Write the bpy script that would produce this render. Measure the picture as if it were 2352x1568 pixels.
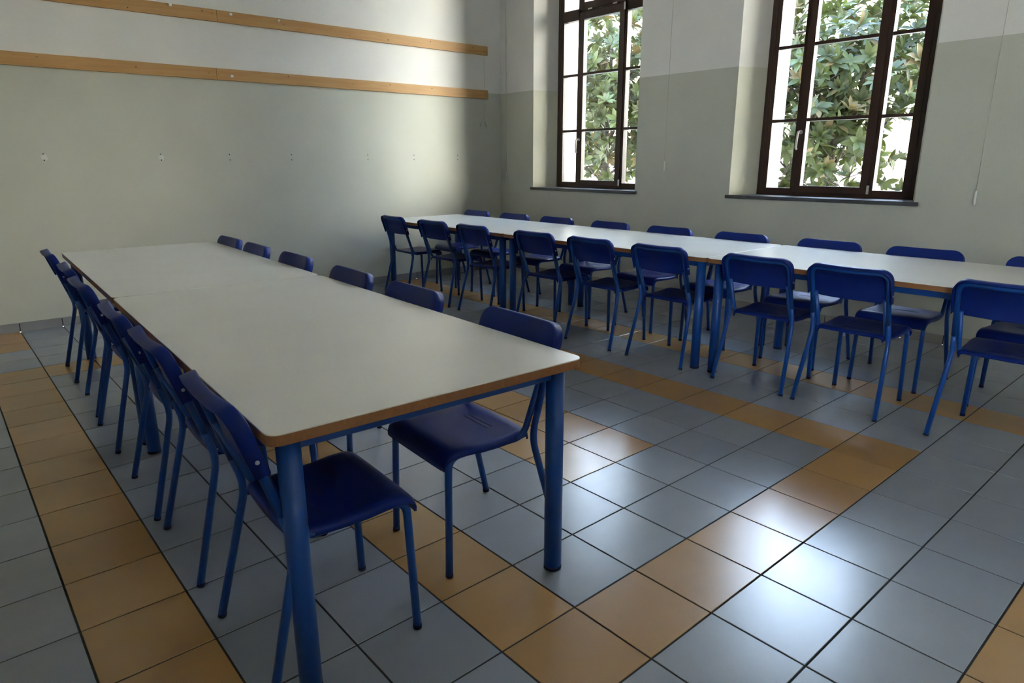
import bpy, math, random
from mathutils import Vector, Matrix

# ------------------------------------------------------------------ scene, camera, light
for o in list(bpy.data.objects):
    bpy.data.objects.remove(o, do_unlink=True)
scene = bpy.context.scene
COL = scene.collection
S = 0.30                                    # one floor tile (with its joint) in metres

cam_d = bpy.data.cameras.new('camera')
cam_d.sensor_width = 36.0
cam_d.lens = 23.409
cam_d.clip_start = 0.05
cam_d.clip_end = 300
cam = bpy.data.objects.new('camera', cam_d)
COL.objects.link(cam)
CAM = Vector((-1.334533, -0.939893, 1.361046))
cr, cu, cf = (0.754609, -0.656167, -0.003155), (0.174099, 0.195578, 0.965111), (0.632657, 0.728831, -0.261822)
cam.matrix_world = Matrix(((cr[0], cu[0], -cf[0], CAM.x), (cr[1], cu[1], -cf[1], CAM.y),
                           (cr[2], cu[2], -cf[2], CAM.z), (0, 0, 0, 1)))
scene.camera = cam

SUN_DIR = Vector((0.69, -0.72, 0.22)).normalized()      # towards the sun
world = bpy.data.worlds.new('world')
scene.world = world
world.use_nodes = True
wn, wl = world.node_tree.nodes, world.node_tree.links
wn.clear()
wo = wn.new('ShaderNodeOutputWorld')
wb = wn.new('ShaderNodeBackground')
# clear sky: pale at the horizon, blue overhead
wtc = wn.new('ShaderNodeTexCoord')
wsp = wn.new('ShaderNodeSeparateXYZ')
wrp = wn.new('ShaderNodeValToRGB')
wrp.color_ramp.elements[0].position = 0.0
wrp.color_ramp.elements[0].color = (0.95, 0.95, 0.93, 1)
wrp.color_ramp.elements[1].position = 0.75
wrp.color_ramp.elements[1].color = (0.42, 0.62, 1.0, 1)
wb.inputs['Strength'].default_value = 4.0
wl.new(wtc.outputs['Generated'], wsp.inputs['Vector'])
wl.new(wsp.outputs['Z'], wrp.inputs['Fac'])
wl.new(wrp.outputs['Color'], wb.inputs['Color'])
wl.new(wb.outputs['Background'], wo.inputs['Surface'])

sun_d = bpy.data.lights.new('sun', 'SUN')
sun_d.energy = 1.0
sun_d.color = (1.0, 0.86, 0.62)
sun_d.angle = math.radians(30.0)
sun = bpy.data.objects.new('sun', sun_d)
COL.objects.link(sun)
sun.location = (20, -20, 20)
sun.rotation_euler = SUN_DIR.to_track_quat('Z', 'Y').to_euler()

vs = scene.view_settings
vs.view_transform = 'Standard'
vs.look = 'None'
vs.gamma = 1.0
vs.use_curve_mapping = False
vs.exposure = 3.15
scene.cycles.use_denoising = True
scene.cycles.max_bounces = 8
scene.cycles.diffuse_bounces = 6
scene.cycles.use_adaptive_sampling = True
scene.cycles.adaptive_threshold = 0.12
scene.cycles.adaptive_min_samples = 20
scene.cycles.glossy_bounces = 3
scene.cycles.transparent_max_bounces = 8
scene.cycles.caustics_reflective = False
scene.cycles.caustics_refractive = False
scene.cycles.sample_clamp_indirect = 6.0

# ------------------------------------------------------------------ helpers
def tag(o, label=None, cat=None, group=None, kind=None):
    if label: o['label'] = label
    if cat: o['category'] = cat
    if group: o['group'] = group
    if kind: o['kind'] = kind
    return o

def empty(name, loc=(0, 0, 0), rz=0.0):
    o = bpy.data.objects.new(name, None)
    o.empty_display_size = 0.1
    COL.objects.link(o)
    o.location = loc
    o.rotation_euler = (0, 0, rz)
    return o

def link(name, me, parent=None, loc=None):
    o = bpy.data.objects.new(name, me)
    COL.objects.link(o)
    if parent is not None: o.parent = parent
    if loc is not None: o.location = loc
    return o

def copy_tree(o, parent=None):
    c = o.copy()
    COL.objects.link(c)
    if parent is not None: c.parent = parent
    for ch in o.children:
        copy_tree(ch, c)
    return c

class MB:
    """collects vertices and faces of ONE part"""
    def __init__(s):
        s.v, s.f, s.sm, s.mi = [], [], [], []
    def add(s, vs_, fs, smooth=False, mi=0):
        b = len(s.v)
        s.v += [tuple(q) for q in vs_]
        s.f += [tuple(i + b for i in f) for f in fs]
        s.sm += [smooth] * len(fs)
        s.mi += [mi] * len(fs)
        return s
    def box(s, x0, x1, y0, y1, z0, z1, mi=0):
        return s.add([(x0, y0, z0), (x1, y0, z0), (x1, y1, z0), (x0, y1, z0), (x0, y0, z1), (x1, y0, z1), (x1, y1, z1), (x0, y1, z1)],
                     [(0, 3, 2, 1), (4, 5, 6, 7), (0, 1, 5, 4), (1, 2, 6, 5), (2, 3, 7, 6), (3, 0, 4, 7)], mi=mi)
    def bbox(s, x0, x1, y0, y1, z0, z1, b=0.002):
        """box with chamfered edges"""
        vs_, idx = [], {}
        for sx in (0, 1):
            for sy in (0, 1):
                for sz in (0, 1):
                    X = (x0, x1)[sx]; Y = (y0, y1)[sy]; Z = (z0, z1)[sz]
                    dx = b if sx == 0 else -b; dy = b if sy == 0 else -b; dz = b if sz == 0 else -b
                    for k, q in enumerate(((X, Y + dy, Z + dz), (X + dx, Y, Z + dz), (X + dx, Y + dy, Z))):
                        idx[sx, sy, sz, k] = len(vs_); vs_.append(q)
        fs = []
        def g(a, b_, c, k): return idx[a, b_, c, k]
        for sx in (0, 1):
            q = [g(sx, 0, 0, 0), g(sx, 1, 0, 0), g(sx, 1, 1, 0), g(sx, 0, 1, 0)]; fs.append(q if sx else q[::-1])
        for sy in (0, 1):
            q = [g(0, sy, 0, 1), g(1, sy, 0, 1), g(1, sy, 1, 1), g(0, sy, 1, 1)]; fs.append(q[::-1] if sy else q)
        for sz in (0, 1):
            q = [g(0, 0, sz, 2), g(1, 0, sz, 2), g(1, 1, sz, 2), g(0, 1, sz, 2)]; fs.append(q if sz else q[::-1])
        for a in (0, 1):
            for c in (0, 1):
                fs.append([g(a, c, 0, 0), g(a, c, 1, 0), g(a, c, 1, 1), g(a, c, 0, 1)])
                fs.append([g(a, 0, c, 0), g(a, 1, c, 0), g(a, 1, c, 2), g(a, 0, c, 2)])
                fs.append([g(0, a, c, 1), g(1, a, c, 1), g(1, a, c, 2), g(0, a, c, 2)])
                for e in (0, 1):
                    fs.append([g(a, c, e, 0), g(a, c, e, 1), g(a, c, e, 2)])
        return s.add(vs_, fs)
    def tube(s, pts, r, n=10, cap=True, r2=None):
        pts = [Vector(q) for q in pts]
        m = len(pts)
        t0 = (pts[1] - pts[0]).normalized()
        up = Vector((0, 0, 1)) if abs(t0.z) < 0.9 else Vector((1, 0, 0))
        u = t0.cross(up).normalized()
        vs_, fs = [], []
        for i, q in enumerate(pts):
            if i == 0: t = t0
            elif i == m - 1: t = (pts[-1] - pts[-2]).normalized()
            else: t = ((pts[i + 1] - q).normalized() + (q - pts[i - 1]).normalized()).normalized()
            u = (u - t * u.dot(t)).normalized()
            w = t.cross(u)
            rr = r if r2 is None else r + (r2 - r) * i / (m - 1)
            for k in range(n):
                a = 2 * math.pi * k / n
                vs_.append(q + (u * math.cos(a) + w * math.sin(a)) * rr)
        for i in range(m - 1):
            for k in range(n):
                k2 = (k + 1) % n
                fs.append((i * n + k, i * n + k2, (i + 1) * n + k2, (i + 1) * n + k))
        s.add(vs_, fs, True)
        if cap:
            b = len(s.v) - m * n
            s.f.append(tuple(b + k for k in range(n))[::-1]); s.sm.append(False); s.mi.append(0)
            s.f.append(tuple(b + (m - 1) * n + k for k in range(n))); s.sm.append(False); s.mi.append(0)
        return s
    def mesh(s, name, *mats):
        me = bpy.data.meshes.new(name)
        me.from_pydata(s.v, [], s.f)
        for m in mats: me.materials.append(m)
        me.polygons.foreach_set('use_smooth', s.sm)
        me.polygons.foreach_set('material_index', s.mi)
        me.update()
        return me
    def build(s, name, mat, parent=None, loc=None):
        ms = mat if isinstance(mat, (list, tuple)) else (mat,)
        return link(name, s.mesh(name, *ms), parent, loc)

def arc(c, a, b, r0, n=5):
    """rounded corner at c between points a and b with set-back r0"""
    c, a, b = Vector(c), Vector(a), Vector(b)
    p = c + (a - c).normalized() * r0
    q = c + (b - c).normalized() * r0
    out = []
    for i in range(n + 1):
        t = i / n
        out.append(p.lerp(c, t).lerp(c.lerp(q, t), t))
    return out

def path(pts, r, n=5):
    out = [Vector(pts[0])]
    for i in range(1, len(pts) - 1):
        out += arc(pts[i], pts[i - 1], pts[i + 1], r if not isinstance(r, (list, tuple)) else r[i - 1], n)
    out.append(Vector(pts[-1]))
    return out

# ------------------------------------------------------------------ materials
def mat(name, col, rough=0.5, spec=0.5, metal=0.0, noise=None, bump=None, col2=None):
    m = bpy.data.materials.new(name)
    m.use_nodes = True
    nt = m.node_tree
    b = nt.nodes['Principled BSDF']
    b.inputs['Base Color'].default_value = (*col, 1)
    b.inputs['Roughness'].default_value = rough
    b.inputs['Specular IOR Level'].default_value = spec
    b.inputs['Metallic'].default_value = metal
    if noise or bump:
        tc = nt.nodes.new('ShaderNodeTexCoord')
    if noise:
        sc, amt = noise
        nz = nt.nodes.new('ShaderNodeTexNoise')
        nz.inputs['Scale'].default_value = sc
        nz.inputs['Detail'].default_value = 5
        nt.links.new(tc.outputs['Object'], nz.inputs['Vector'])
        mx = nt.nodes.new('ShaderNodeMix'); mx.data_type = 'RGBA'
        c2 = col2 or tuple(c * (1 - amt) for c in col)
        c1 = tuple(min(1, c * (1 + amt * 0.6)) for c in col) if col2 is None else col
        mx.inputs['A'].default_value = (*c1, 1)
        mx.inputs['B'].default_value = (*c2, 1)
        rp = nt.nodes.new('ShaderNodeMapRange')
        rp.inputs['From Min'].default_value = 0.3; rp.inputs['From Max'].default_value = 0.7
        nt.links.new(nz.outputs['Fac'], rp.inputs['Value'])
        nt.links.new(rp.outputs['Result'], mx.inputs['Factor'])
        nt.links.new(mx.outputs['Result'], b.inputs['Base Color'])
    if bump:
        sc, st = bump
        nb = nt.nodes.new('ShaderNodeTexNoise')
        nb.inputs['Scale'].default_value = sc
        nb.inputs['Detail'].default_value = 3
        nt.links.new(tc.outputs['Object'], nb.inputs['Vector'])
        bp = nt.nodes.new('ShaderNodeBump')
        bp.inputs['Strength'].default_value = st
        bp.inputs['Distance'].default_value = 0.01
        nt.links.new(nb.outputs['Fac'], bp.inputs['Height'])
        nt.links.new(bp.outputs['Normal'], b.inputs['Normal'])
    return m

Z_PAINT = 2.163
def wall_paint(name, low, high, rough=0.6):
    """two coats of paint meeting at a fixed height, with faint scuffs"""
    m = mat(name, high, rough, 0.35, bump=(60, 0.06))
    nt = m.node_tree
    b = nt.nodes['Principled BSDF']
    ge = nt.nodes.new('ShaderNodeNewGeometry')
    sp = nt.nodes.new('ShaderNodeSeparateXYZ')
    nt.links.new(ge.outputs['Position'], sp.inputs['Vector'])
    gt = nt.nodes.new('ShaderNodeMath'); gt.operation = 'GREATER_THAN'
    gt.inputs[1].default_value = Z_PAINT
    nt.links.new(sp.outputs['Z'], gt.inputs[0])
    nz = nt.nodes.new('ShaderNodeTexNoise')
    nz.inputs['Scale'].default_value = 1.7; nz.inputs['Detail'].default_value = 6
    nt.links.new(ge.outputs['Position'], nz.inputs['Vector'])
    rp = nt.nodes.new('ShaderNodeMapRange')
    rp.inputs['From Min'].default_value = 0.25; rp.inputs['From Max'].default_value = 0.75
    rp.inputs['To Min'].default_value = 0.93; rp.inputs['To Max'].default_value = 1.03
    nt.links.new(nz.outputs['Fac'], rp.inputs['Value'])
    mx = nt.nodes.new('ShaderNodeMix'); mx.data_type = 'RGBA'
    mx.inputs['A'].default_value = (*low, 1); mx.inputs['B'].default_value = (*high, 1)
    nt.links.new(gt.outputs['Value'], mx.inputs['Factor'])
    ml = nt.nodes.new('ShaderNodeVectorMath'); ml.operation = 'SCALE'
    nt.links.new(mx.outputs['Result'], ml.inputs[0])
    nt.links.new(rp.outputs['Result'], ml.inputs['Scale'])
    nt.links.new(ml.outputs['Vector'], b.inputs['Base Color'])
    return m

def wood(name, c1, c2, axis='X', scale=3.0, rough=0.5):
    m = mat(name, c1, rough, 0.4)
    nt = m.node_tree
    b = nt.nodes['Principled BSDF']
    tc = nt.nodes.new('ShaderNodeTexCoord')
    mp = nt.nodes.new('ShaderNodeMapping')
    st = {'X': (0.25, 6, 6), 'Y': (6, 0.25, 6), 'Z': (6, 6, 0.25)}[axis]
    mp.inputs['Scale'].default_value = st
    nt.links.new(tc.outputs['Object'], mp.inputs['Vector'])
    nz = nt.nodes.new('ShaderNodeTexNoise')
    nz.inputs['Scale'].default_value = scale * 2; nz.inputs['Detail'].default_value = 8; nz.inputs['Distortion'].default_value = 1.2
    nt.links.new(mp.outputs['Vector'], nz.inputs['Vector'])
    n2 = nt.nodes.new('ShaderNodeTexNoise')
    n2.inputs['Scale'].default_value = 1.6; n2.inputs['Detail'].default_value = 2
    nt.links.new(tc.outputs['Object'], n2.inputs['Vector'])
    ad = nt.nodes.new('ShaderNodeMath'); ad.operation = 'MULTIPLY_ADD'
    ad.inputs[1].default_value = 0.5
    nt.links.new(n2.outputs['Fac'], ad.inputs[0]); 
    sc = nt.nodes.new('ShaderNodeMath'); sc.operation = 'MULTIPLY'; sc.inputs[1].default_value = 0.5
    nt.links.new(nz.outputs['Fac'], sc.inputs[0])
    nt.links.new(sc.outputs['Value'], ad.inputs[2])
    rp = nt.nodes.new('ShaderNodeMapRange')
    rp.inputs['From Min'].default_value = 0.38; rp.inputs['From Max'].default_value = 0.62
    nt.links.new(ad.outputs['Value'], rp.inputs['Value'])
    mx = nt.nodes.new('ShaderNodeMix'); mx.data_type = 'RGBA'
    mx.inputs['A'].default_value = (*c1, 1); mx.inputs['B'].default_value = (*c2, 1)
    nt.links.new(rp.outputs['Result'], mx.inputs['Factor'])
    nt.links.new(mx.outputs['Result'], b.inputs['Base Color'])
    return m

def tile_mat(name, col, rough=0.24):
    m = mat(name, col, rough, 0.8, bump=(5, 0.03))
    nt = m.node_tree
    b = nt.nodes['Principled BSDF']
    oi = nt.nodes.new('ShaderNodeObjectInfo')
    ge = nt.nodes.new('ShaderNodeNewGeometry')
    nz = nt.nodes.new('ShaderNodeTexNoise')
    nz.inputs['Scale'].default_value = 9; nz.inputs['Detail'].default_value = 4
    mp = nt.nodes.new('ShaderNodeMapping'); mp.inputs['Scale'].default_value = (0.6, 0.9, 1)
    nt.links.new(ge.outputs['Position'], mp.inputs['Vector'])
    nt.links.new(mp.outputs['Vector'], nz.inputs['Vector'])
    # firing shade differs from tile to tile, plus a faint cloudy glaze
    f1 = nt.nodes.new('ShaderNodeMapRange'); f1.inputs['To Min'].default_value = 0.94; f1.inputs['To Max'].default_value = 1.06
    nt.links.new(oi.outputs['Random'], f1.inputs['Value'])
    f2 = nt.nodes.new('ShaderNodeMapRange'); f2.inputs['From Min'].default_value = 0.3; f2.inputs['From Max'].default_value = 0.7
    f2.inputs['To Min'].default_value = 0.97; f2.inputs['To Max'].default_value = 1.03
    nt.links.new(nz.outputs['Fac'], f2.inputs['Value'])
    mu = nt.nodes.new('ShaderNodeMath'); mu.operation = 'MULTIPLY'
    nt.links.new(f1.outputs['Result'], mu.inputs[0]); nt.links.new(f2.outputs['Result'], mu.inputs[1])
    vm = nt.nodes.new('ShaderNodeVectorMath'); vm.operation = 'SCALE'
    vm.inputs[0].default_value = col
    nt.links.new(mu.outputs['Value'], vm.inputs['Scale'])
    nt.links.new(vm.outputs['Vector'], b.inputs['Base Color'])
    return m

def glass_mat():
    m = bpy.data.materials.new('window_glass')
    m.use_nodes = True
    nt = m.node_tree
    nt.nodes.clear()
    out = nt.nodes.new('ShaderNodeOutputMaterial')
    tr = nt.nodes.new('ShaderNodeBsdfTransparent'); tr.inputs['Color'].default_value = (0.96, 0.98, 0.97, 1)
    gl = nt.nodes.new('ShaderNodeBsdfGlossy'); gl.inputs['Roughness'].default_value = 0.02
    fr = nt.nodes.new('ShaderNodeFresnel'); fr.inputs['IOR'].default_value = 1.3
    mx = nt.nodes.new('ShaderNodeMixShader')
    nt.links.new(fr.outputs['Fac'], mx.inputs['Fac'])
    nt.links.new(tr.outputs['BSDF'], mx.inputs[1]); nt.links.new(gl.outputs['BSDF'], mx.inputs[2])
    nt.links.new(mx.outputs['Shader'], out.inputs['Surface'])
    return m

def leaf_mat(name, col, trans):
    m = bpy.data.materials.new(name)
    m.use_nodes = True
    nt = m.node_tree
    b = nt.nodes['Principled BSDF']
    b.inputs['Base Color'].default_value = (*col, 1)
    b.inputs['Roughness'].default_value = 0.42
    b.inputs['Specular IOR Level'].default_value = 0.18
    tl = nt.nodes.new('ShaderNodeBsdfTranslucent'); tl.inputs['Color'].default_value = (*trans, 1)
    mx = nt.nodes.new('ShaderNodeMixShader'); mx.inputs['Fac'].default_value = 0.3
    nt.links.new(b.outputs['BSDF'], mx.inputs[1]); nt.links.new(tl.outputs['BSDF'], mx.inputs[2])
    nt.links.new(mx.outputs['Shader'], nt.nodes['Material Output'].inputs['Surface'])
    return m

M = dict(
    wall=wall_paint('two_tone_wall_paint', (0.56, 0.565, 0.485), (0.80, 0.79, 0.75)),
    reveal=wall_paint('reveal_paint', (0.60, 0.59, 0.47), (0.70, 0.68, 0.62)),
    ceiling=mat('ceiling_paint', (0.80, 0.79, 0.76), 0.8, 0.3),
    outside=mat('outside_render', (0.50, 0.43, 0.36), 0.8, 0.2, noise=(2, 0.06)),
    grout=mat('dark_joint', (0.030, 0.028, 0.026), 0.8, 0.2),
    tile_grey=tile_mat('grey_tile', (0.26, 0.28, 0.31)),
    tile_ochre=tile_mat('ochre_tile', (0.41, 0.235, 0.092)),
    skirt=tile_mat('grey_skirting_tile', (0.27, 0.275, 0.28)),
    skirt2=tile_mat('pale_skirting_tile', (0.42, 0.40, 0.35)),
    board=wood('pine_board', (0.56, 0.33, 0.13), (0.47, 0.25, 0.085), 'X'),
    knot=mat('dark_knot', (0.16, 0.075, 0.03), 0.6),
    laminate=mat('white_laminate', (0.72, 0.70, 0.63), 0.26, 0.5, noise=(3, 0.03)),
    core=wood('beech_edge', (0.34, 0.16, 0.065), (0.26, 0.115, 0.042), 'Y', 4, 0.45),
    frame=mat('blue_enamel_tube', (0.004, 0.066, 0.29), 0.38, 0.5),
    plastic=mat('blue_plastic', (0.004, 0.020, 0.165), 0.40, 0.22, bump=(350, 0.05)),
    cap=mat('dark_blue_rubber', (0.010, 0.016, 0.05), 0.6, 0.3),
    screw=mat('bright_screw', (0.55, 0.55, 0.58), 0.35, 0.5, 0.8),
    brown=mat('dark_brown_timber', (0.040, 0.017, 0.012), 0.38, 0.45, noise=(8, 0.25)),
    glass=glass_mat(),
    sill=mat('dark_stone_sill', (0.06, 0.065, 0.075), 0.30, 0.8, noise=(20, 0.3)),
    metal=mat('pale_grey_metal', (0.60, 0.58, 0.54), 0.35, 0.5, 0.6),
    white=mat('white_plastic', (0.75, 0.74, 0.70), 0.45),
    cord=mat('grey_cord', (0.50, 0.49, 0.44), 0.7),
    filler=mat('white_filler', (0.66, 0.66, 0.62), 0.8),
    hole=mat('dark_hole', (0.05, 0.045, 0.04), 0.9),
    paving=mat('pale_paving', (0.62, 0.54, 0.42), 0.85, 0.2, noise=(1.2, 0.15)),
    facade=mat('yellow_facade', (0.82, 0.72, 0.42), 0.85, 0.2, noise=(0.8, 0.08)),
    facade_trim=mat('white_facade_trim', (0.82, 0.80, 0.75), 0.8),
    rooftile=mat('terracotta', (0.45, 0.20, 0.11), 0.8, noise=(3, 0.2)),
    lowwall=mat('pinkish_garden_wall', (0.66, 0.50, 0.38), 0.85, noise=(2, 0.12)),
    shutter=mat('grey_green_shutter', (0.12, 0.16, 0.13), 0.6),
    bark=mat('grey_bark', (0.035, 0.027, 0.020), 0.85, 0.2, noise=(12, 0.3)),
    leafA=leaf_mat('dark_glossy_leaf', (0.026, 0.032, 0.010), (0.040, 0.046, 0.009)),
    leafB=leaf_mat('fresh_green_leaf', (0.040, 0.050, 0.014), (0.060, 0.070, 0.014)),
    leafC=leaf_mat('yellowing_leaf', (0.065, 0.048, 0.018), (0.085, 0.062, 0.02)),
)

# ------------------------------------------------------------------ room shell
XW, YW = 14.4754 * S, 19.3458 * S            # inner faces: window wall, coat-rail wall
XB, YB = -10.0 * S, -16.5 * S                # walls behind the camera
ZC = 4.25
XF = 15.475 * S                              # inner face of the window frames
XO = 16.75 * S                               # outer face of the window wall
ZS = 1.050                                   # sill top
ZT = 3.70                                    # window head
WCY = [14.71 * S, 5.77 * S]      # window centres
HWF, HWR = 0.675, 0.787                      # half widths: at the frame, at the room face

def quad(mb, a, b, c, d, mi=0):
    mb.add([a, b, c, d], [(0, 1, 2, 3)], mi=mi)

mb = MB()
edges = []
for wc in sorted(WCY):
    edges.append((wc - HWR, wc + HWR, wc))
ys = [YB]
for a, b, _ in edges: ys += [a, b]
ys.append(YW + 0.25)
ZTR = ZT + 0.06
for i in range(0, len(ys) - 1):
    y0, y1 = ys[i], ys[i + 1]
    if i % 2 == 0:
        quad(mb, (XW, y1, 0), (XW, y0, 0), (XW, y0, ZC), (XW, y1, ZC))
    else:
        quad(mb, (XW, y1, 0), (XW, y0, 0), (XW, y0, ZS - 0.03), (XW, y1, ZS - 0.03))
        quad(mb, (XW, y1, ZTR), (XW, y0, ZTR), (XW, y0, ZC), (XW, y1, ZC))
for a, b, wc in edges:
    f0, f1 = wc - HWF, wc + HWF
    zb = ZS - 0.03
    quad(mb, (XW, b, zb), (XW, b, ZTR), (XF, f1, ZT), (XF, f1, zb), 1)          # splayed reveals
    quad(mb, (XW, a, ZTR), (XW, a, zb), (XF, f0, zb), (XF, f0, ZT), 1)
    quad(mb, (XW, a, ZTR), (XF, f0, ZT), (XF, f1, ZT), (XW, b, ZTR), 1)
    quad(mb, (XW, a, zb), (XW, b, zb), (XF, f1, zb), (XF, f0, zb), 1)
    quad(mb, (XF, f1, zb), (XF, f1, ZT), (XO, f1, ZT), (XO, f1, zb), 2)          # outer reveals
    quad(mb, (XF, f0, ZT), (XF, f0, zb), (XO, f0, zb), (XO, f0, ZT), 2)
    quad(mb, (XF, f0, ZT), (XO, f0, ZT), (XO, f1, ZT), (XF, f1, ZT), 2)
    quad(mb, (XF, f1, zb), (XO, f1, zb), (XO, f0, zb), (XF, f0, zb), 2)
yo = [YB]
for a, b, wc in edges: yo += [wc - HWF, wc + HWF]
yo.append(YW + 0.25)
for i in range(len(yo) - 1):
    y0, y1 = yo[i], yo[i + 1]
    if i % 2 == 0:
        quad(mb, (XO, y0, 0), (XO, y1, 0), (XO, y1, ZC), (XO, y0, ZC), 2)
    else:
        quad(mb, (XO, y0, 0), (XO, y1, 0), (XO, y1, ZS - 0.03), (XO, y0, ZS - 0.03), 2)
        quad(mb, (XO, y0, ZT), (XO, y1, ZT), (XO, y1, ZC), (XO, y0, ZC), 2)
quad(mb, (XW, YB, ZC), (XO, YB, ZC), (XO, YW + .25, ZC), (XW, YW + .25, ZC), 2)
quad(mb, (XW, YW + .25, 0), (XO, YW + .25, 0), (XO, YW + .25, ZC), (XW, YW + .25, ZC), 2)
wall_right = tag(mb.build('wall_right', [M['wall'], M['reveal'], M['outside']]), 'two-tone painted wall with the tall brown windows', 'wall', kind='structure')
wall_left = tag(MB().box(XB - 0.25, XW, YW, YW + 0.25, 0, ZC).build('wall_left', M['wall']), 'two-tone painted wall carrying the two wooden rails', 'wall', kind='structure')
FW = [(-14.6 * S, -10.2 * S)]                 # unseen opening behind the camera, added as fill light for the window wall
mb = MB()
yq = [YB] + [q for w in FW for q in w] + [YW]
for i in range(len(yq) - 1):
    if i % 2 == 0:
        mb.box(XB - 0.25, XB, yq[i], yq[i + 1], 0, ZC)
    else:
        mb.box(XB - 0.25, XB, yq[i], yq[i + 1], 0, 1.0)
        mb.box(XB - 0.25, XB, yq[i], yq[i + 1], 3.5, ZC)
wall_front = tag(mb.build('wall_front', M['wall']), 'two-tone painted wall opposite the windows', 'wall', kind='structure')
wall_back = tag(MB().box(XB - 0.25, XO, YB - 0.25, YB, 0, ZC).build('wall_back', M['wall']), 'two-tone painted wall behind the camera', 'wall', kind='structure')
ceiling = tag(MB().box(XB - 0.25, XO, YB - 0.25, YW + 0.25, ZC, ZC + 0.2).build('ceiling', M['ceiling']), 'plain white ceiling of the dining hall', 'ceiling', kind='structure')

# floor: dark bed with separate tiles on it
floor = tag(MB().box(XB, XW, YB, YW, -0.08, -0.0025).build('floor', M['grout']), 'grey and ochre tiled floor with dark joints', 'floor', kind='structure')

def is_ochre(a, b):
    if a >= 8: return a == 9
    A, B = (a + 1) % 10, b % 17
    if B == 14: return True
    if A > 7 or B > 14: return False
    if A in (0, 7) or B in (0, 14): return True
    return A in (3, 4) and 3 <= B <= 11

J = 0.0030
def tile_mb(x0, x1, y0, y1):
    t = 0.0012
    return MB().add([(x0, y0, -0.003), (x1, y0, -0.003), (x1, y1, -0.003), (x0, y1, -0.003),
                     (x0, y0, -t), (x1, y0, -t), (x1, y1, -t), (x0, y1, -t),
                     (x0 + t, y0 + t, 0), (x1 - t, y0 + t, 0), (x1 - t, y1 - t, 0), (x0 + t, y1 - t, 0)],
                    [(8, 9, 10, 11), (4, 5, 9, 8), (5, 6, 10, 9), (6, 7, 11, 10), (7, 4, 8, 11),
                     (0, 1, 5, 4), (1, 2, 6, 5), (2, 3, 7, 6), (3, 0, 4, 7)])
h = S / 2 - J
tm = {False: tile_mb(-h, h, -h, h).mesh('tile', M['tile_grey']), True: tile_mb(-h, h, -h, h).mesh('tile', M['tile_ochre'])}
cells = []
inv = cam.matrix_world.inverted()
FPX = 1529.38
for a in range(-10, 15):
    for b in range(-17, 20):
        x0, x1, y0, y1 = a * S + J, min((a + 1) * S - J, XW), b * S + J, min((b + 1) * S - J, YW)
        x0 = max(x0, XB); y0 = max(y0, YB)
        if x1 - x0 < 0.01 or y1 - y0 < 0.01: continue
        c = inv @ Vector(((x0 + x1) / 2, (y0 + y1) / 2, 0))
        seen, d = False, 1e9
        if c.z < -0.3:
            u, v = FPX * c.x / -c.z, FPX * c.y / -c.z
            seen = abs(u) < 1176 + 120 and abs(v) < 784 + 150
            d = c.length
        cells.append((not seen, d, a, b, x0, x1, y0, y1))
cells.sort()
rest = MB()
rest_m = {False: 0, True: 1}
for n, (unseen, d, a, b, x0, x1, y0, y1) in enumerate(cells):
    oc = is_ochre(a, b)
    full = x1 - x0 > 2 * h - 1e-4 and y1 - y0 > 2 * h - 1e-4
    if n < 300 and not unseen:
        if full:
            link('tile', tm[oc], floor, ((a + .5) * S, (b + .5) * S, 0))
        else:
            tile_mb(x0, x1, y0, y1).build('tile', M['tile_ochre' if oc else 'tile_grey'], floor)
    else:
        t = tile_mb(x0, x1, y0, y1)
        rest.add(t.v, t.f, mi=rest_m[oc])
tag(rest.build('tile_field', [M['tile_grey'], M['tile_ochre']], floor), kind='stuff')

# skirting tiles
base_l = tag(MB().box(XB, XW, YW - 0.004, YW, 0, 0.072).build('baseboard_left', M['grout']), 'grey tile skirting under the rails', 'skirting', kind='structure')
sk = MB().bbox(-h, h, -0.010, 0, 0, 0.075, 0.0015).mesh('skirting_tile', M['skirt'])
for a in range(-7, 14):
    link('skirting_tile', sk, base_l, ((a + .5) * S, YW, 0.001))
MB().bbox(14 * S + J, XW, -0.010, 0, 0, 0.075, 0.0015).build('skirting_tile', M['skirt'], base_l, (0, YW, 0.001))
base_r = tag(MB().box(XW - 0.004, XW, YB, YW, 0, 0.072).build('baseboard_right', M['grout']), 'pale tile skirting under the windows', 'skirting', kind='structure')
sk = MB().bbox(-0.010, 0, -h, h, 0, 0.075, 0.0015).mesh('skirting_tile', M['skirt2'])
for b in range(-4, 19):
    link('skirting_tile', sk, base_r, (XW, (b + .5) * S, 0.001))

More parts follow.
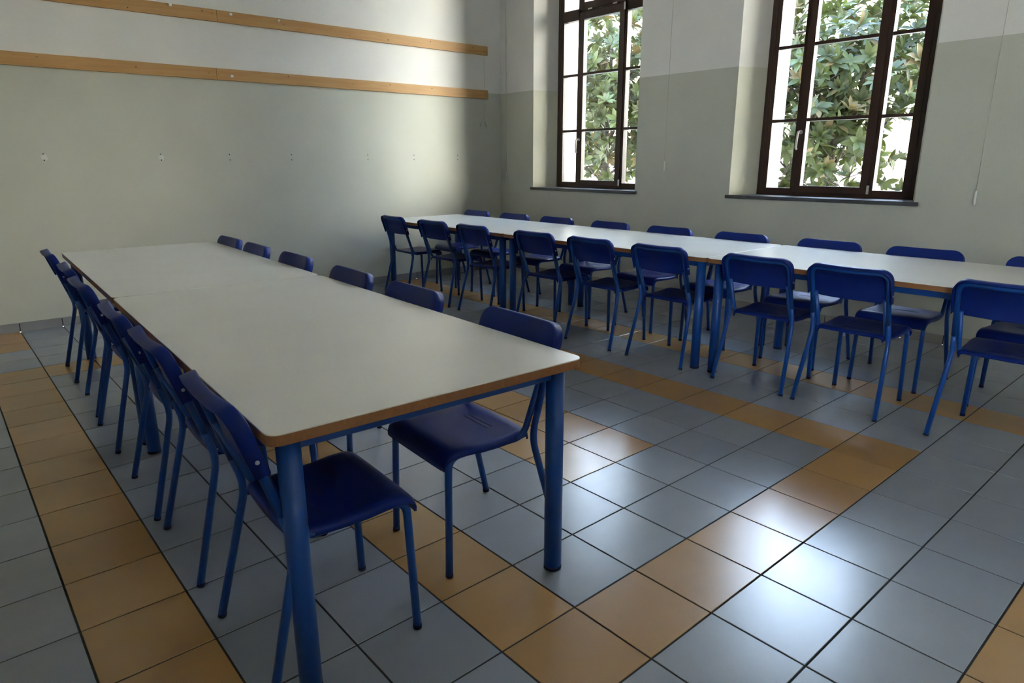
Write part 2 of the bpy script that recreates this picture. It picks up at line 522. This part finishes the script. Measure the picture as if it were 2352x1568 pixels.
# ------------------------------------------------------------------ windows
Z_SIDE0, Z_C0, Z_M1, Z_M2, Z_TOP = 1.113, 1.137, 1.700, 2.316, 2.895
def make_window(name, wc, label):
    f = MB()
    D0, D1 = XF - 0.005, XF + 0.065
    y = lambda t: wc + t
    f.bbox(D0, D1, y(0.585), y(0.678), ZS, ZT)
    f.bbox(D0, D1, y(-0.678), y(-0.585), ZS, ZT)
    f.bbox(D0, D1, y(-0.590), y(0.590), ZS, Z_SIDE0)
    f.bbox(D0, D1, y(-0.590), y(0.590), ZT - 0.075, ZT)
    f.bbox(D0, D1, y(0.300), y(0.357), Z_SIDE0 - .01, ZT - .06)
    f.bbox(D0, D1, y(-0.357), y(-0.300), Z_SIDE0 - .01, ZT - .06)
    f.bbox(D0, D1, y(-0.590), y(0.590), Z_TOP, Z_TOP + 0.115)
    for t in (0.632, -0.632):                                     # moulded bead on the jambs
        f.bbox(D0 - 0.006, D0 + .004, y(t - 0.012), y(t + 0.012), ZS + .005, ZT - .005)
    w = tag(f.build(name, M['brown']), label, 'window', kind='structure')
    # opening sash in the middle, hopper sash above it
    for nm, z0, z1, p0, p1 in (('sash', 1.078, 2.965, Z_C0, Z_TOP - .005), ('hopper_sash', 2.985, ZT - 0.03, 3.062, ZT - 0.10)):
        m = MB()
        A, B = XF - 0.020, XF + 0.045
        m.bbox(A, B, y(0.258), y(0.326), z0, z1, 0.003)
        m.bbox(A, B, y(-0.326), y(-0.258), z0, z1, 0.003)
        m.bbox(A, B, y(-0.260), y(0.260), z0, p0, 0.003)
        m.bbox(A, B, y(-0.260), y(0.260), p1, z1, 0.003)
        s = m.build(nm, M['brown'], w)
        if nm == 'sash':
            for zc in (Z_M1, Z_M2):
                MB().bbox(XF - 0.012, XF + 0.04, y(-0.259), y(0.259), zc - 0.013, zc + 0.013).build('muntin', M['brown'], s)
            for z_a, z_b in ((Z_C0, Z_M1), (Z_M1, Z_M2), (Z_M2, Z_TOP - .005)):
                MB().box(XF + 0.016, XF + 0.020, y(-0.262), y(0.262), z_a + .002, z_b - .002).build('pane', M['glass'], s)
            hd = MB().tube([(XF - 0.034, y(0.296), 1.597), (XF - 0.018, y(0.296), 1.597)], 0.017, 14).build('handle', M['metal'], s)
            MB().tube(path([(XF - 0.03, y(0.296), 1.60), (XF - 0.062, y(0.302), 1.60), (XF - 0.062, y(0.310), 1.462), (XF - 0.048, y(0.308), 1.452)], 0.012), 0.0095, 10).build('grip', M['metal'], hd)
            for z_a in (1.082, 2.90):
                MB().bbox(XF - 0.030, XF - 0.018, y(-0.338), y(-0.318), z_a, z_a + 0.072).build('hinge', M['metal'], s)
        else:
            MB().box(XF + 0.016, XF + 0.020, y(-0.262), y(0.262), p0 - .005, p1 + .005).build('pane', M['glass'], s)
            for t in (0.17, -0.19):
                MB().bbox(XF - 0.028, XF - 0.018, y(t - 0.03), y(t + 0.03), 2.976, 2.992).build('hinge', M['metal'], s)
    # side lights
    for sg in (1, -1):
        ya, yb = sorted((y(sg * 0.357), y(sg * 0.585)))
        for zc in (Z_M1, Z_M2):
            MB().bbox(XF + 0.004, XF + 0.05, ya - .002, yb + .002, zc - 0.013, zc + 0.013).build('muntin', M['brown'], w)
        for z_a, z_b in ((Z_SIDE0, Z_M1), (Z_M1, Z_M2), (Z_M2, Z_TOP), (Z_TOP + 0.115, ZT - 0.075)):
            MB().box(XF + 0.026, XF + 0.030, ya - .004, yb + .004, z_a - .003, z_b + .003).build('pane', M['glass'], w)
    MB().bbox(XW - 0.022, XF + 0.02, wc - HWR - 0.03, wc + HWR + 0.03, ZS - 0.030, ZS, 0.004).build('sill', M['sill'], w)
    MB().bbox(XF + 0.05, XO + 0.04, wc - HWF, wc + HWF, ZS - 0.04, ZS - 0.005, 0.004).build('outer_sill', M['outside'], w)
    return w
make_window('window_1', WCY[0], 'tall dark brown window nearest the room corner')
make_window('window_2', WCY[1], 'tall dark brown window on the right of the pier')

for k, (y0, y1) in enumerate(FW):
    f = MB()
    ym = (y0 + y1) / 2
    for a, b in ((y0, y0 + .08), (ym - .05, ym + .05), (y1 - .08, y1)):
        f.bbox(XB - 0.16, XB - 0.09, a, b, 1.0, 3.5)
    for a, b in ((1.0, 1.08), (2.6, 2.68), (3.42, 3.5)):
        f.bbox(XB - 0.16, XB - 0.09, y0 + .07, y1 - .07, a, b)
    w = tag(f.build('window_%d' % (3 + k), M['brown']), 'added fill-light window in the wall opposite, behind the camera', 'window', kind='structure')
    for a, b in ((y0 + .07, ym - .04), (ym + .04, y1 - .07)):
        for c, e in ((1.07, 2.61), (2.67, 3.43)):
            MB().box(XB - 0.128, XB - 0.124, a, b, c, e).build('pane', M['glass'], w)

# ------------------------------------------------------------------ rails and small fittings on the walls
rnd = random.Random(4)
def rail(zc, label, joints, bits):
    r = empty('coat_rail', (0, YW, zc))
    for x0, x1 in joints:
        MB().bbox(x0 + 0.001, x1 - 0.001, -0.022, 0, -0.050, 0.050, 0.002).build('board', M['board'], r)
    for x in (-1.0, -0.45, 0.25, 0.85, 0.93, 1.6, 2.3, 2.75, 3.3, 3.9, 4.08):
        dz = rnd.uniform(-0.03, 0.03)
        MB().tube([(x, -0.0235, dz), (x, -0.0205, dz)], rnd.uniform(0.004, 0.007), 8).build('knot', M['knot'], r)
    for x, dz in bits:
        MB().bbox(x - 0.012, x + 0.014, -0.034, -0.021, dz - 0.012, dz + 0.010, 0.004).build('hook_stub', M['white'], r)
    return tag(r, label, 'rail', 'long wooden wall rails')
rail(2.635, 'upper of the two long wooden rails on the pale wall', [(-2.9, 0.975), (0.975, 4.131)], [(0.586, .04), (1.099, .03), (1.548, .03)])
rail(2.140, 'lower long wooden rail where the green paint begins', [(-2.9, 0.917), (0.917, 4.131)], [(1.05, -.01)])

for x in (-0.521, 0.357, 0.960, 1.572, 2.438, 3.034, 3.656):
    for k, dz in enumerate((0.025, -0.025)):
        MB().tube([(x, YW - 0.0012, 1.402 + dz), (x, YW + 0.004, 1.402 + dz)], 0.0055, 8).build('screw_hole', M['hole'], wall_left)
    if x < 0.5:
        vs_ = []
        for k in range(11):
            a = 2 * math.pi * k / 11
            r = 0.026 * rnd.uniform(0.7, 1.2)
            vs_.append((x + 0.004 + r * math.cos(a), YW - 0.0006, 1.40 + r * math.sin(a)))
        MB().add(vs_, [tuple(range(11))]).build('filler_patch', M['filler'], wall_left)

wire = empty('wall_wire', (4.085, YW, 1.80))
MB().tube([(0, -0.003, 0.79), (0, -0.003, 0.30), (0.004, -0.003, 0.02)], 0.0012, 6).build('wire', M['cord'], wire)
MB().tube([(0.004, -0.008, 0.022), (0.022, -0.010, -0.035)], 0.005, 8).build('sleeve', M['cord'], wire)
tag(wire, 'thin wire with a small sleeve hanging from the rail ends by the corner', 'wire')
clip = empty('wall_clip', (4.02, YW, 1.80))
MB().tube([(0.008, -0.010, 0.026), (-0.010, -0.008, -0.03)], 0.0045, 8).build('body', M['cord'], clip)
MB().tube([(0, -0.010, 0), (0, 0.0, 0)], 0.004, 8).build('pin', M['metal'], clip)
tag(clip, 'tiny grey clip on the wall left of the hanging wire', 'clip')

def blind_cord(y, z0, z1, label):
    c = empty('blind_cord', (XW, y, z0))
    MB().tube([(-0.012, 0, z1 - z0), (-0.012, 0.003, 0.5), (-0.012, 0, 0.09)], 0.0016, 6).build('cord', M['cord'], c)
    MB().tube([(-0.012, 0, 0.10), (-0.012, 0, 0.085), (-0.012, 0, 0.02), (-0.012, 0, 0.0)], 0.009, 10).build('toggle', M['white'], c)
    MB().bbox(-0.022, 0, -0.010, 0.010, z1 - z0 - 0.01, z1 - z0 + 0.02).build('bracket', M['white'], c)
    return tag(c, label, 'cord', 'blind cords on the window wall')
blind_cord(3.255, 1.255, 3.9, 'blind cord with toggle on the pier between the two windows')
blind_cord(0.553, 1.045, 3.9, 'blind cord with white toggle at the far right of the wall')
blind_cord(5.680, 1.120, 3.9, 'blind cord with toggle hanging in the room corner')

# ------------------------------------------------------------------ tables
def rounded_slab(mb_, hx, hy, z0, z1, r, n=6, bev=0.0):
    ring = []
    for cx, cy, a0 in ((hx - r, hy - r, 0), (-hx + r, hy - r, 90), (-hx + r, -hy + r, 180), (hx - r, -hy + r, 270)):
        for k in range(n + 1):
            a = math.radians(a0 + 90 * k / n)
            ring.append((cx, cy, math.cos(a), math.sin(a)))
    m = len(ring)
    vs_ = [(cx + r * c, cy + r * s_, z0) for cx, cy, c, s_ in ring]
    vs_ += [(cx + r * c, cy + r * s_, z1 - bev) for cx, cy, c, s_ in ring]
    fs = [(k, (k + 1) % m, m + (k + 1) % m, m + k) for k in range(m)]
    top = m
    if bev:
        vs_ += [(cx + (r - bev) * c, cy + (r - bev) * s_, z1) for cx, cy, c, s_ in ring]
        fs += [(m + k, m + (k + 1) % m, 2 * m + (k + 1) % m, 2 * m + k) for k in range(m)]
        top = 2 * m
    fs.append(tuple(range(top, top + m)))
    fs.append(tuple(range(m))[::-1])
    mb_.add(vs_, fs)
    return mb_

TH = 0.760
def make_table(length, width=1.0):
    root = empty('canteen_table')
    hx, hy = width / 2, length / 2
    rounded_slab(MB(), hx, hy, TH - 0.030, TH - 0.0035, 0.035).build('edge_core', M['core'], root)
    rounded_slab(MB(), hx, hy, TH - 0.0035, TH, 0.035, bev=0.0012).build('table_top', M['laminate'], root)
    ix, iy = hx - 0.065, hy - 0.065
    za, zb = TH - 0.070, TH - 0.030
    for sg in (1, -1):
        MB().bbox(sg * ix - 0.012, sg * ix + 0.012, -iy, iy, za, zb).build('apron', M['frame'], root)
        MB().bbox(-ix, ix, sg * iy - 0.012, sg * iy + 0.012, za, zb).build('apron', M['frame'], root)
    for sx in (1, -1):
        for sy in (1, -1):
            lg = MB().tube([(sx * ix, sy * iy, 0.012), (sx * ix, sy * iy, zb)], 0.030, 24).build('leg', M['frame'], root)
            MB().tube([(sx * ix, sy * iy, 0.0), (sx * ix, sy * iy, 0.013)], 0.0305, 24).build('foot_cap', M['cap'], lg)
    return root

tabA = make_table(2.05)
def place(o, X, Y, rz, label, cat, group):
    o.location = (X * S, Y * S, 0)
    o.rotation_euler = (0, 0, rz)
    return tag(o, label, cat, group)
TG = 'white canteen tables'
a24 = math.radians(-2.35)
place(tabA, -0.985, 4.93, a24, 'white table with beech edge in the left foreground', 'table', TG)
place(copy_tree(tabA), -0.700, 11.79, a24, 'white table behind the foreground one, ending near the rail wall', 'table', TG)
tabB = make_table(2.0)
place(tabB, 9.59, 14.86, math.radians(-0.3), 'farthest white table of the window row, ending near the corner', 'table', TG)
place(copy_tree(tabB), 9.57, 8.175, math.radians(0.25), 'middle white table of the window row', 'table', TG)
place(copy_tree(tabB), 9.60, 1.49, 0.0, 'white table of the window row running out of frame at right', 'table', TG)

# ------------------------------------------------------------------ chairs
def make_chair():
    root = empty('school_chair')
    R = 0.0125
    kn = Vector((0.106, 0, 0.425))
    tp = Vector((-0.003, 0, 0.795))
    d = (tp - kn).normalized()
    nrm = Vector((d.z, 0, -d.x))                      # forward normal of the back
    def on_back(s_, y, off=0.0):
        q = kn + d * s_ + nrm * off
        return Vector((q.x, y, q.z))
    Ls = (tp - kn).length
    # rear legs and the back hoop
    for sg in (1, -1):
        foot = Vector((0.0, sg * 0.231, 0.010))
        knee = Vector((kn.x, sg * 0.206, kn.z))
        up = on_back(0.10, sg * 0.2035)
        lg = MB().tube(path([foot, knee, up], 0.05), R, 12).build('leg', M['frame'], root)
        MB().tube([(0.0 - .0006, sg * 0.2313, 0.0), (0.0025, sg * 0.2306, 0.014)], R + 0.0008, 12).build('foot_cap', M['cap'], lg)
    hoop = [on_back(0.095, 0.2036)]
    def bow(y): return -0.016 * (1 - (y / 0.2) ** 2)
    c1 = arc(on_back(Ls, 0.2), on_back(0.2, 0.2), on_back(Ls, 0, 0), 0.055)
    c2 = arc(on_back(Ls, -0.2), on_back(Ls, 0, 0), on_back(0.2, -0.2), 0.055)
    mid = [on_back(Ls, y) for y in (0.1, 0.05, 0.0, -0.05, -0.1)]
    allp = c1 + mid + c2
    allp = [q + nrm * bow(min(0.2, abs(q.y))) for q in allp]
    MB().tube(hoop + allp + [on_back(0.095, -0.2036)], R, 12).build('back_frame', M['frame'], root)
    # seat rails, running up beside the back and down into the front legs
    for sg in (1, -1):
        y0 = sg * 0.180
        pts = path([on_back(0.235, sg * 0.184, 0.002), Vector((0.128, sg * 0.183, 0.424)), Vector((0.30, y0, 0.428))], 0.045, 6)
        pts.append(Vector((0.385, y0, 0.430)))
        MB().tube(pts, R * 0.95, 12).build('seat_rail', M['frame'], root)
        pts = path([Vector((0.375, y0, 0.430)), Vector((0.436, sg * 0.1815, 0.430)), Vector((0.450, sg * 0.1885, 0.010))], 0.048, 6)
        lg = MB().tube(pts, R, 12).build('leg', M['frame'], root)
        MB().tube([(0.4503, sg * 0.1886, 0.0), (0.450, sg * 0.1884, 0.014)], R + 0.0008, 12).build('foot_cap', M['cap'], lg)
    MB().tube([(0.31, 0.18, 0.424), (0.31, -0.18, 0.424)], R * 0.8, 8).build('cross_bar', M['frame'], root)
    # seat shell: dished, rolled edges, waterfall front
    prof = [(0.092, 0.430), (0.096, 0.441), (0.108, 0.448), (0.14, 0.448), (0.19, 0.4455), (0.25, 0.4445), (0.31, 0.447), (0.36, 0.452),
            (0.40, 0.4545), (0.425, 0.4525), (0.445, 0.445), (0.458, 0.432), (0.464, 0.415), (0.465, 0.392)]
    hw = [0.176, 0.182, 0.188, 0.193, 0.197, 0.200, 0.202, 0.203, 0.203, 0.203, 0.2025, 0.201, 0.199, 0.196]
    ts = [-1.0, -0.985, -0.95, -0.85, -0.6, -0.3, 0, 0.3, 0.6, 0.85, 0.95, 0.985, 1.0]
    dr = [0.024, 0.011, 0.003, 0.0, -0.0005, -0.0005, -0.0005, -0.0005, -0.0005, 0.0, 0.003, 0.011, 0.024]
    nS, nT = len(prof), len(ts)
    top = []
    for i, (x, z) in enumerate(prof):
        fr = max(0.0, min(1.0, (0.455 - z) / 0.06)) if x > 0.44 else 0.0
        for t, q in zip(ts, dr):
            xx = x - (0.020 * t * t if i < 3 else 0.0) * -0.4 - (0.03 * max(0, abs(t) - 0.75) ** 1.5 if i > 8 else 0)
            top.append(Vector((xx, hw[i] * t, z - q * (1 - fr) - 0.004 * (1 - t * t) * (1 if 2 < i < 9 else 0))))
    def grid_normals(g):
        out = []
        for i in range(nS):
            for j in range(nT):
                a = g[min(i + 1, nS - 1) * nT + j] - g[max(i - 1, 0) * nT + j]
                b_ = g[i * nT + min(j + 1, nT - 1)] - g[i * nT + max(j - 1, 0)]
                out.append(a.cross(b_).normalized())
        return out
    nm = grid_normals(top)
    bot = [q - n_ * 0.007 for q, n_ in zip(top, nm)]
    fs = []
    N = nS * nT
    for i in range(nS - 1):
        for j in range(nT - 1):
            a, b_, c, e = i * nT + j, i * nT + j + 1, (i + 1) * nT + j + 1, (i + 1) * nT + j
            fs.append((a, e, c, b_)); fs.append((N + a, N + b_, N + c, N + e))
    for i in range(nS - 1):
        for j, fl in ((0, 0), (nT - 1, 1)):
            a, e = i * nT + j, (i + 1) * nT + j
            fs.append((a, N + a, N + e, e) if not fl else (a, e, N + e, N + a))
    for j in range(nT - 1):
        for i, fl in ((0, 0), (nS - 1, 1)):
            a, e = i * nT + j, i * nT + j + 1
            fs.append((a, e, N + e, N + a) if not fl else (a, N + a, N + e, e))
    seat = MB().add(top + bot, fs, True).build('seat', M['plastic'], root)
    for k in range(3):
        x = 0.165 + 0.020 * k
        MB().bbox(x - 0.0025, x + 0.0025, -0.075, 0.075, 0.4395, 0.4435, 0.001).build('seat_rib', M['plastic'], seat)
    # backrest: shallow shell with a flange folded back round the hoop
    W, zb, zt, rc = 0.2205, 0.215, Ls + 0.0215, 0.060        # along-back coordinates
    yy = []
    for k in range(9):
        yy.append(-W + rc * (1 - math.cos(math.pi / 2 * k / 8)) if False else -W + rc * (1 - math.sin(math.pi / 2 * (1 - k / 8))))
    yy += [-0.12, -0.07, 0.0, 0.07, 0.12]
    yy = sorted(set([round(q, 6) for q in yy] + [round(-q, 6) for q in yy]))
    def ztop(y):
        e = abs(y) - (W - rc)
        if e <= 0: return zt
        return zt - rc + math.sqrt(max(0, rc * rc - e * e))
    bots = [(y, zb + (0.006 if abs(y) > W - 0.004 else 0), 0.008) for y in yy]
    tops = [(y, ztop(y), 0.040 if abs(y) < 0.1 else 0.043) for y in yy]
    out = bots + [(W, zb + 0.008, 0.040)] + tops[::-1] + [(-W, zb + 0.008, 0.040)]
    nO = len(out)
    def xf(y): return 0.0195 - 0.018 * (1 - (y / W) ** 2) + 0.0
    cz = (zb + zt) / 2
    def ring(ins, dep):
        r_ = []
        for y, z, dd in out:
            k = ins
            y2 = y * (1 - k / W); z2 = cz + (z - cz) * (1 - k / (zt - cz))
            off = xf(y) - (dep if dep >= 0 else dd)
            r_.append(on_back(z2, y2, off))
        return r_
    rings = [ring(0.005, 0.0), ring(0.0015, 0.0015), ring(0.0, 0.005), ring(0.0, -1), ring(0.0045, -1), ring(0.0055, 0.0065)]
    vs_ = [q for r_ in rings for q in r_]
    fs = []
    for k in range(len(rings) - 1):
        for i in range(nO):
            j = (i + 1) % nO
            fs.append((k * nO + i, k * nO + j, (k + 1) * nO + j, (k + 1) * nO + i))
    nb = len(bots)
    for base, flip in ((0, False), ((len(rings) - 1) * nO, True)):
        for i in range(nb - 1):
            a, b_ = base + i, base + i + 1
            c, e = base + nb + 1 + (nb - 1 - (i + 1)), base + nb + 1 + (nb - 1 - i)
            f_ = (a, e, c, b_)
            fs.append(f_[::-1] if flip else f_)
        # slivers beside the two extra side points
        fs.append((base + nb - 1, base + nb, base + nb + 1)); fs.append((base, base + nO - 1, base + nO - 2))
    back = MB().add(vs_, fs, True).build('backrest', M['plastic'], root)
    for sg in (1, -1):
        q = on_back(0.265, sg * (W - 0.001), xf(W) - 0.020)
        MB().tube([q, q + Vector((0, sg * 0.004, 0))], 0.0055, 10).build('screw', M['screw'], back)
    for sg in (1, -1):
        q = Vector((0.118, sg * 0.188, 0.447))
        MB().tube([q, q + Vector((-0.004, 0, 0.004))], 0.006, 10).build('screw', M['screw'], seat)
    return root

chair0 = make_chair()
used = []
def chair(X, Y, rz, label, group):
    o = chair0 if not used else copy_tree(chair0)
    used.append(o)
    o.location = (X * S, Y * S, 0)
    o.rotation_euler = (0, 0, math.radians(rz))
    tag(o, label, 'chair', group)
ORD = ['first', 'second', 'third', 'fourth', 'fifth', 'sixth', 'seventh', 'eighth', 'ninth']
rowA = [(-2.885, 2.53, -3), (-2.825, 4.75, -2), (-2.800, 6.61, -2.5), (-2.745, 9.30, -1), (-2.635, 11.33, -3), (-2.590, 13.90, -2)]
rowB = [(0.86, 2.84, 176.5), (0.93, 5.33, 178), (1.00, 7.44, 177), (1.10, 9.98, 178), (1.13, 12.18, 177), (1.18, 14.10, 179)]
rowC = [(7.79, -0.57, 1), (7.77, 1.80, -0.5), (7.78, 3.585, 0.5), (7.74, 5.93, 0), (7.74, 8.00, -1), (7.72, 10.00, 1), (7.72, 12.68, -1), (7.72, 14.76, 1.5), (7.72, 17.14, -2)]
rowD = [(11.40, -0.42, 180), (11.42, 1.78, 181), (11.42, 3.80, 179), (11.36, 6.03, 180), (11.38, 8.28, 180.5), (11.42, 10.52, 179), (11.45, 12.88, 181), (11.45, 15.03, 180), (11.45, 17.20, 179)]
for k, q in enumerate(rowA):
    chair(*q, 'blue chair, %s from the camera along left edge of left-hand tables' % ORD[k], 'chairs left of the left-hand tables')
for k, q in enumerate(rowB):
    chair(*q, 'blue chair, %s from the camera on aisle side of left-hand tables' % ORD[k], 'chairs on the aisle side of the left-hand tables')
for k, q in enumerate(rowC):
    chair(*q, 'blue chair, %s from the right frame edge, back turned to us at window row' % ORD[k], 'chairs on the near side of the window row')
for k, q in enumerate(rowD):
    chair(*q, 'blue chair, %s from the right frame edge, facing us behind window row' % ORD[k], 'chairs on the window side of the window row')

# ------------------------------------------------------------------ outside
tag(MB().box(XO, 60, -40, 60, -0.6, -0.5).build('ground', M['paving']), 'pale sunlit paving of the yard outside', 'ground', kind='structure')

def building(x, y0, y1, z1, label):
    b = empty('yard_building', (x, (y0 + y1) / 2, -0.5))
    hy = (y1 - y0) / 2
    MB().box(0, 6, -hy, hy, 0, z1).build('wall', M['facade'], b)
    MB().box(-0.35, 6.35, -hy - .3, hy + .3, z1, z1 + 0.25).build('cornice', M['facade_trim'], b)
    MB().add([(-0.6, -hy - .5, z1 + .25), (-0.6, hy + .5, z1 + .25), (3, hy + .5, z1 + 1.9), (3, -hy - .5, z1 + 1.9), (6.6, -hy - .5, z1 + .25), (6.6, hy + .5, z1 + .25)],
             [(0, 3, 2, 1), (3, 4, 5, 2), (0, 4, 3), (1, 2, 5)]).build('roof', M['rooftile'], b)
    n = int(2 * hy / 3)
    for i in range(n):
        yc = -hy + (i + .5) * 2 * hy / n
        for zc in (1.2, 4.4):
            if zc + 2 > z1: continue
            w = MB().box(-0.06, 0.02, yc - .6, yc + .6, zc, zc + 1.8).build('window', M['facade_trim'], b)
            MB().box(-0.10, -0.05, yc - .5, yc + .5, zc + .1, zc + 1.7).build('shutter', M['shutter'], w)
    return tag(b, label, 'building')
building(19.0, -2, 34, 7.0, 'pale yellow building across the yard behind the leaves')
gw = empty('garden_wall', (15.0, 12, -0.5))
MB().box(0, 0.35, -16, 22, 0, 1.9).build('wall', M['lowwall'], gw)
MB().box(-0.05, 0.40, -16, 22, 1.9, 2.0).build('coping', M['rooftile'], gw)
tag(gw, 'low pinkish garden wall beyond the magnolia leaves', 'wall')

# magnolia trees
def leaf_shape(L, Wd, fold):
    ms = [(0, 0), (0.22, 0.012), (0.48, 0.016), (0.74, 0.008), (1.0, -0.02)]
    ed = [(0.10, 0.34), (0.35, 0.92), (0.60, 0.96), (0.84, 0.50)]
    vs_ = [Vector((x * L, 0, z * L * 2)) for x, z in ms]
    for sg in (1, -1):
        for x, w in ed:
            vs_.append(Vector((x * L, sg * w * Wd, fold * w * Wd)))
    fs = []
    for sg, o in ((1, 5), (-1, 9)):
        q = [(0, o, 1), (o, o + 1, 1), (1, o + 1, 2), (o + 1, o + 2, 2), (2, o + 2, 3), (o + 2, o + 3, 3), (3, o + 3, 4)]
        fs += [f[::-1] if sg > 0 else f for f in q]
    return vs_, fs

LV, LF = leaf_shape(0.205, 0.040, 0.35)
LEAF = [MB().add(LV, LF, True).mesh('leaf', M[m]) for m in ('leafA', 'leafB', 'leafC')]

def in_window(q):
    t = (XF - CAM.x) / (q.x - CAM.x)
    y = CAM.y + (q.y - CAM.y) * t
    z = CAM.z + (q.z - CAM.z) * t
    return any(abs(y - w) < HWF - 0.08 for w in WCY[:2]) and ZS + .05 < z < 3.3

def magnolia(base, crown, rad, n_ros, seed, thin, label):
    rg = random.Random(seed)
    t = empty('magnolia_tree', base)
    B = Vector(base)
    C = Vector(crown)
    tr = [Vector((0, 0, 0)), Vector((0.05, 0.06, 1.0)), Vector((-0.04, 0.0, 2.2)), (C - B) * 0.9 + Vector((0, 0, rad[2] * .5))]
    MB().tube(tr, 0.11, 10, r2=0.03).build('trunk', M['bark'], t)
    ros = []
    while len(ros) < n_ros:
        v = Vector((rg.gauss(0, 1), rg.gauss(0, 1), rg.gauss(0, 1))).normalized() * (rg.random() ** 0.45)
        q = C + Vector((v.x * rad[0], v.y * rad[1], v.z * rad[2]))
        if q.z < 0.3 or q.x < XO + 0.35: continue
        if rg.random() < thin(q): continue
        ros.append((q, v))
    # branches: grow from trunk to a spread of anchor points
    anchors = []
    for k in range(16):
        q, v = ros[k * len(ros) // 16]
        z0 = min(max(0.9, (q.z - B.z) * 0.6), 3.2)
        s_ = Vector((0, 0, z0))
        e = q - B
        m = s_.lerp(e, 0.5) + Vector((0, 0, -0.12))
        MB().tube([s_, m, e], 0.032, 7, r2=0.009).build('branch', M['bark'], t)
        anchors += [s_.lerp(e, f) + Vector((0, 0, -0.1 * math.sin(f * 3))) for f in (0.4, 0.6, 0.8, 1.0)]
    leaves = []
    tw = MB()
    for q, v in ros:
        loc = q - B
        a = min(anchors, key=lambda s_: (s_ - loc).length)
        if (a - loc).length < 0.7:
            tw.tube([a, a.lerp(loc, 0.6) + Vector((0, 0, -0.03)), loc], 0.007, 5, cap=False, r2=0.004)
        ax = (v + Vector((rg.uniform(-.7, .7), rg.uniform(-.7, .7), rg.uniform(0.0, 1.0)))).normalized()
        u = ax.orthogonal().normalized()
        w = ax.cross(u)
        kind = 2 if rg.random() < 0.07 else (1 if rg.random() < 0.3 else 0)
        nl = rg.randint(7, 10)
        ph = rg.random() * 6.28
        for i in range(nl):
            az = ph + 2.4 * i
            el = math.radians(rg.uniform(5, 60))
            dirv = (u * math.cos(az) + w * math.sin(az)) * math.cos(el) + ax * math.sin(el)
            dirv.z -= 0.15
            dirv.normalize()
            up = (ax - dirv * ax.dot(dirv)).normalized()
            side = up.cross(dirv)
            sc = rg.uniform(0.75, 1.15)
            m4 = Matrix(((dirv.x * sc, side.x * sc, up.x * sc, loc.x), (dirv.y * sc, side.y * sc, up.y * sc, loc.y),
                         (dirv.z * sc, side.z * sc, up.z * sc, loc.z), (0, 0, 0, 1)))
            k2 = kind if rg.random() < 0.8 else rg.choice((0, 0, 1, 2))
            leaves.append((m4, k2))
    tag(tw.build('twigs', M['bark'], t), kind='stuff')
    key = []
    for n, (m4, k2) in enumerate(leaves):
        q = B + m4.translation
        key.append((not in_window(q), (q - CAM).length, n))
    key.sort()
    rest_ = MB()
    for r, (hid, d_, n) in enumerate(key):
        m4, k2 = leaves[n]
        if r < 280 and not hid:
            o = link('leaf', LEAF[k2], t)
            o.matrix_local = m4
        else:
            rest_.add([m4 @ q for q in LV], LF, True, k2)
    tag(rest_.build('foliage', [M['leafA'], M['leafB'], M['leafC']], t), kind='stuff')
    return tag(t, label, 'tree', 'magnolias in the yard')

magnolia((9.7, 4.0, -0.5), (9.3, 3.8, 2.2), (1.6, 2.1, 2.0), 800, 11,
         lambda q: 0.8 if (q.z < 2.0 and q.y < 3.5) else 0.0, 'broad-leaved magnolia outside the right-hand window')
magnolia((9.9, 8.9, -0.5), (9.4, 8.4, 2.6), (1.6, 2.1, 2.4), 850, 23,
         lambda q: 0.0, 'dense magnolia outside the window nearest the corner')
magnolia((7.7, -2.8, -0.5), (7.3, -2.9, 2.7), (1.2, 2.8, 2.6), 800, 31,
         lambda q: 0.0, 'added magnolia out of view, blocking sun from the right-hand window')  # unseen tree, added to keep the low sun out of the right-hand window
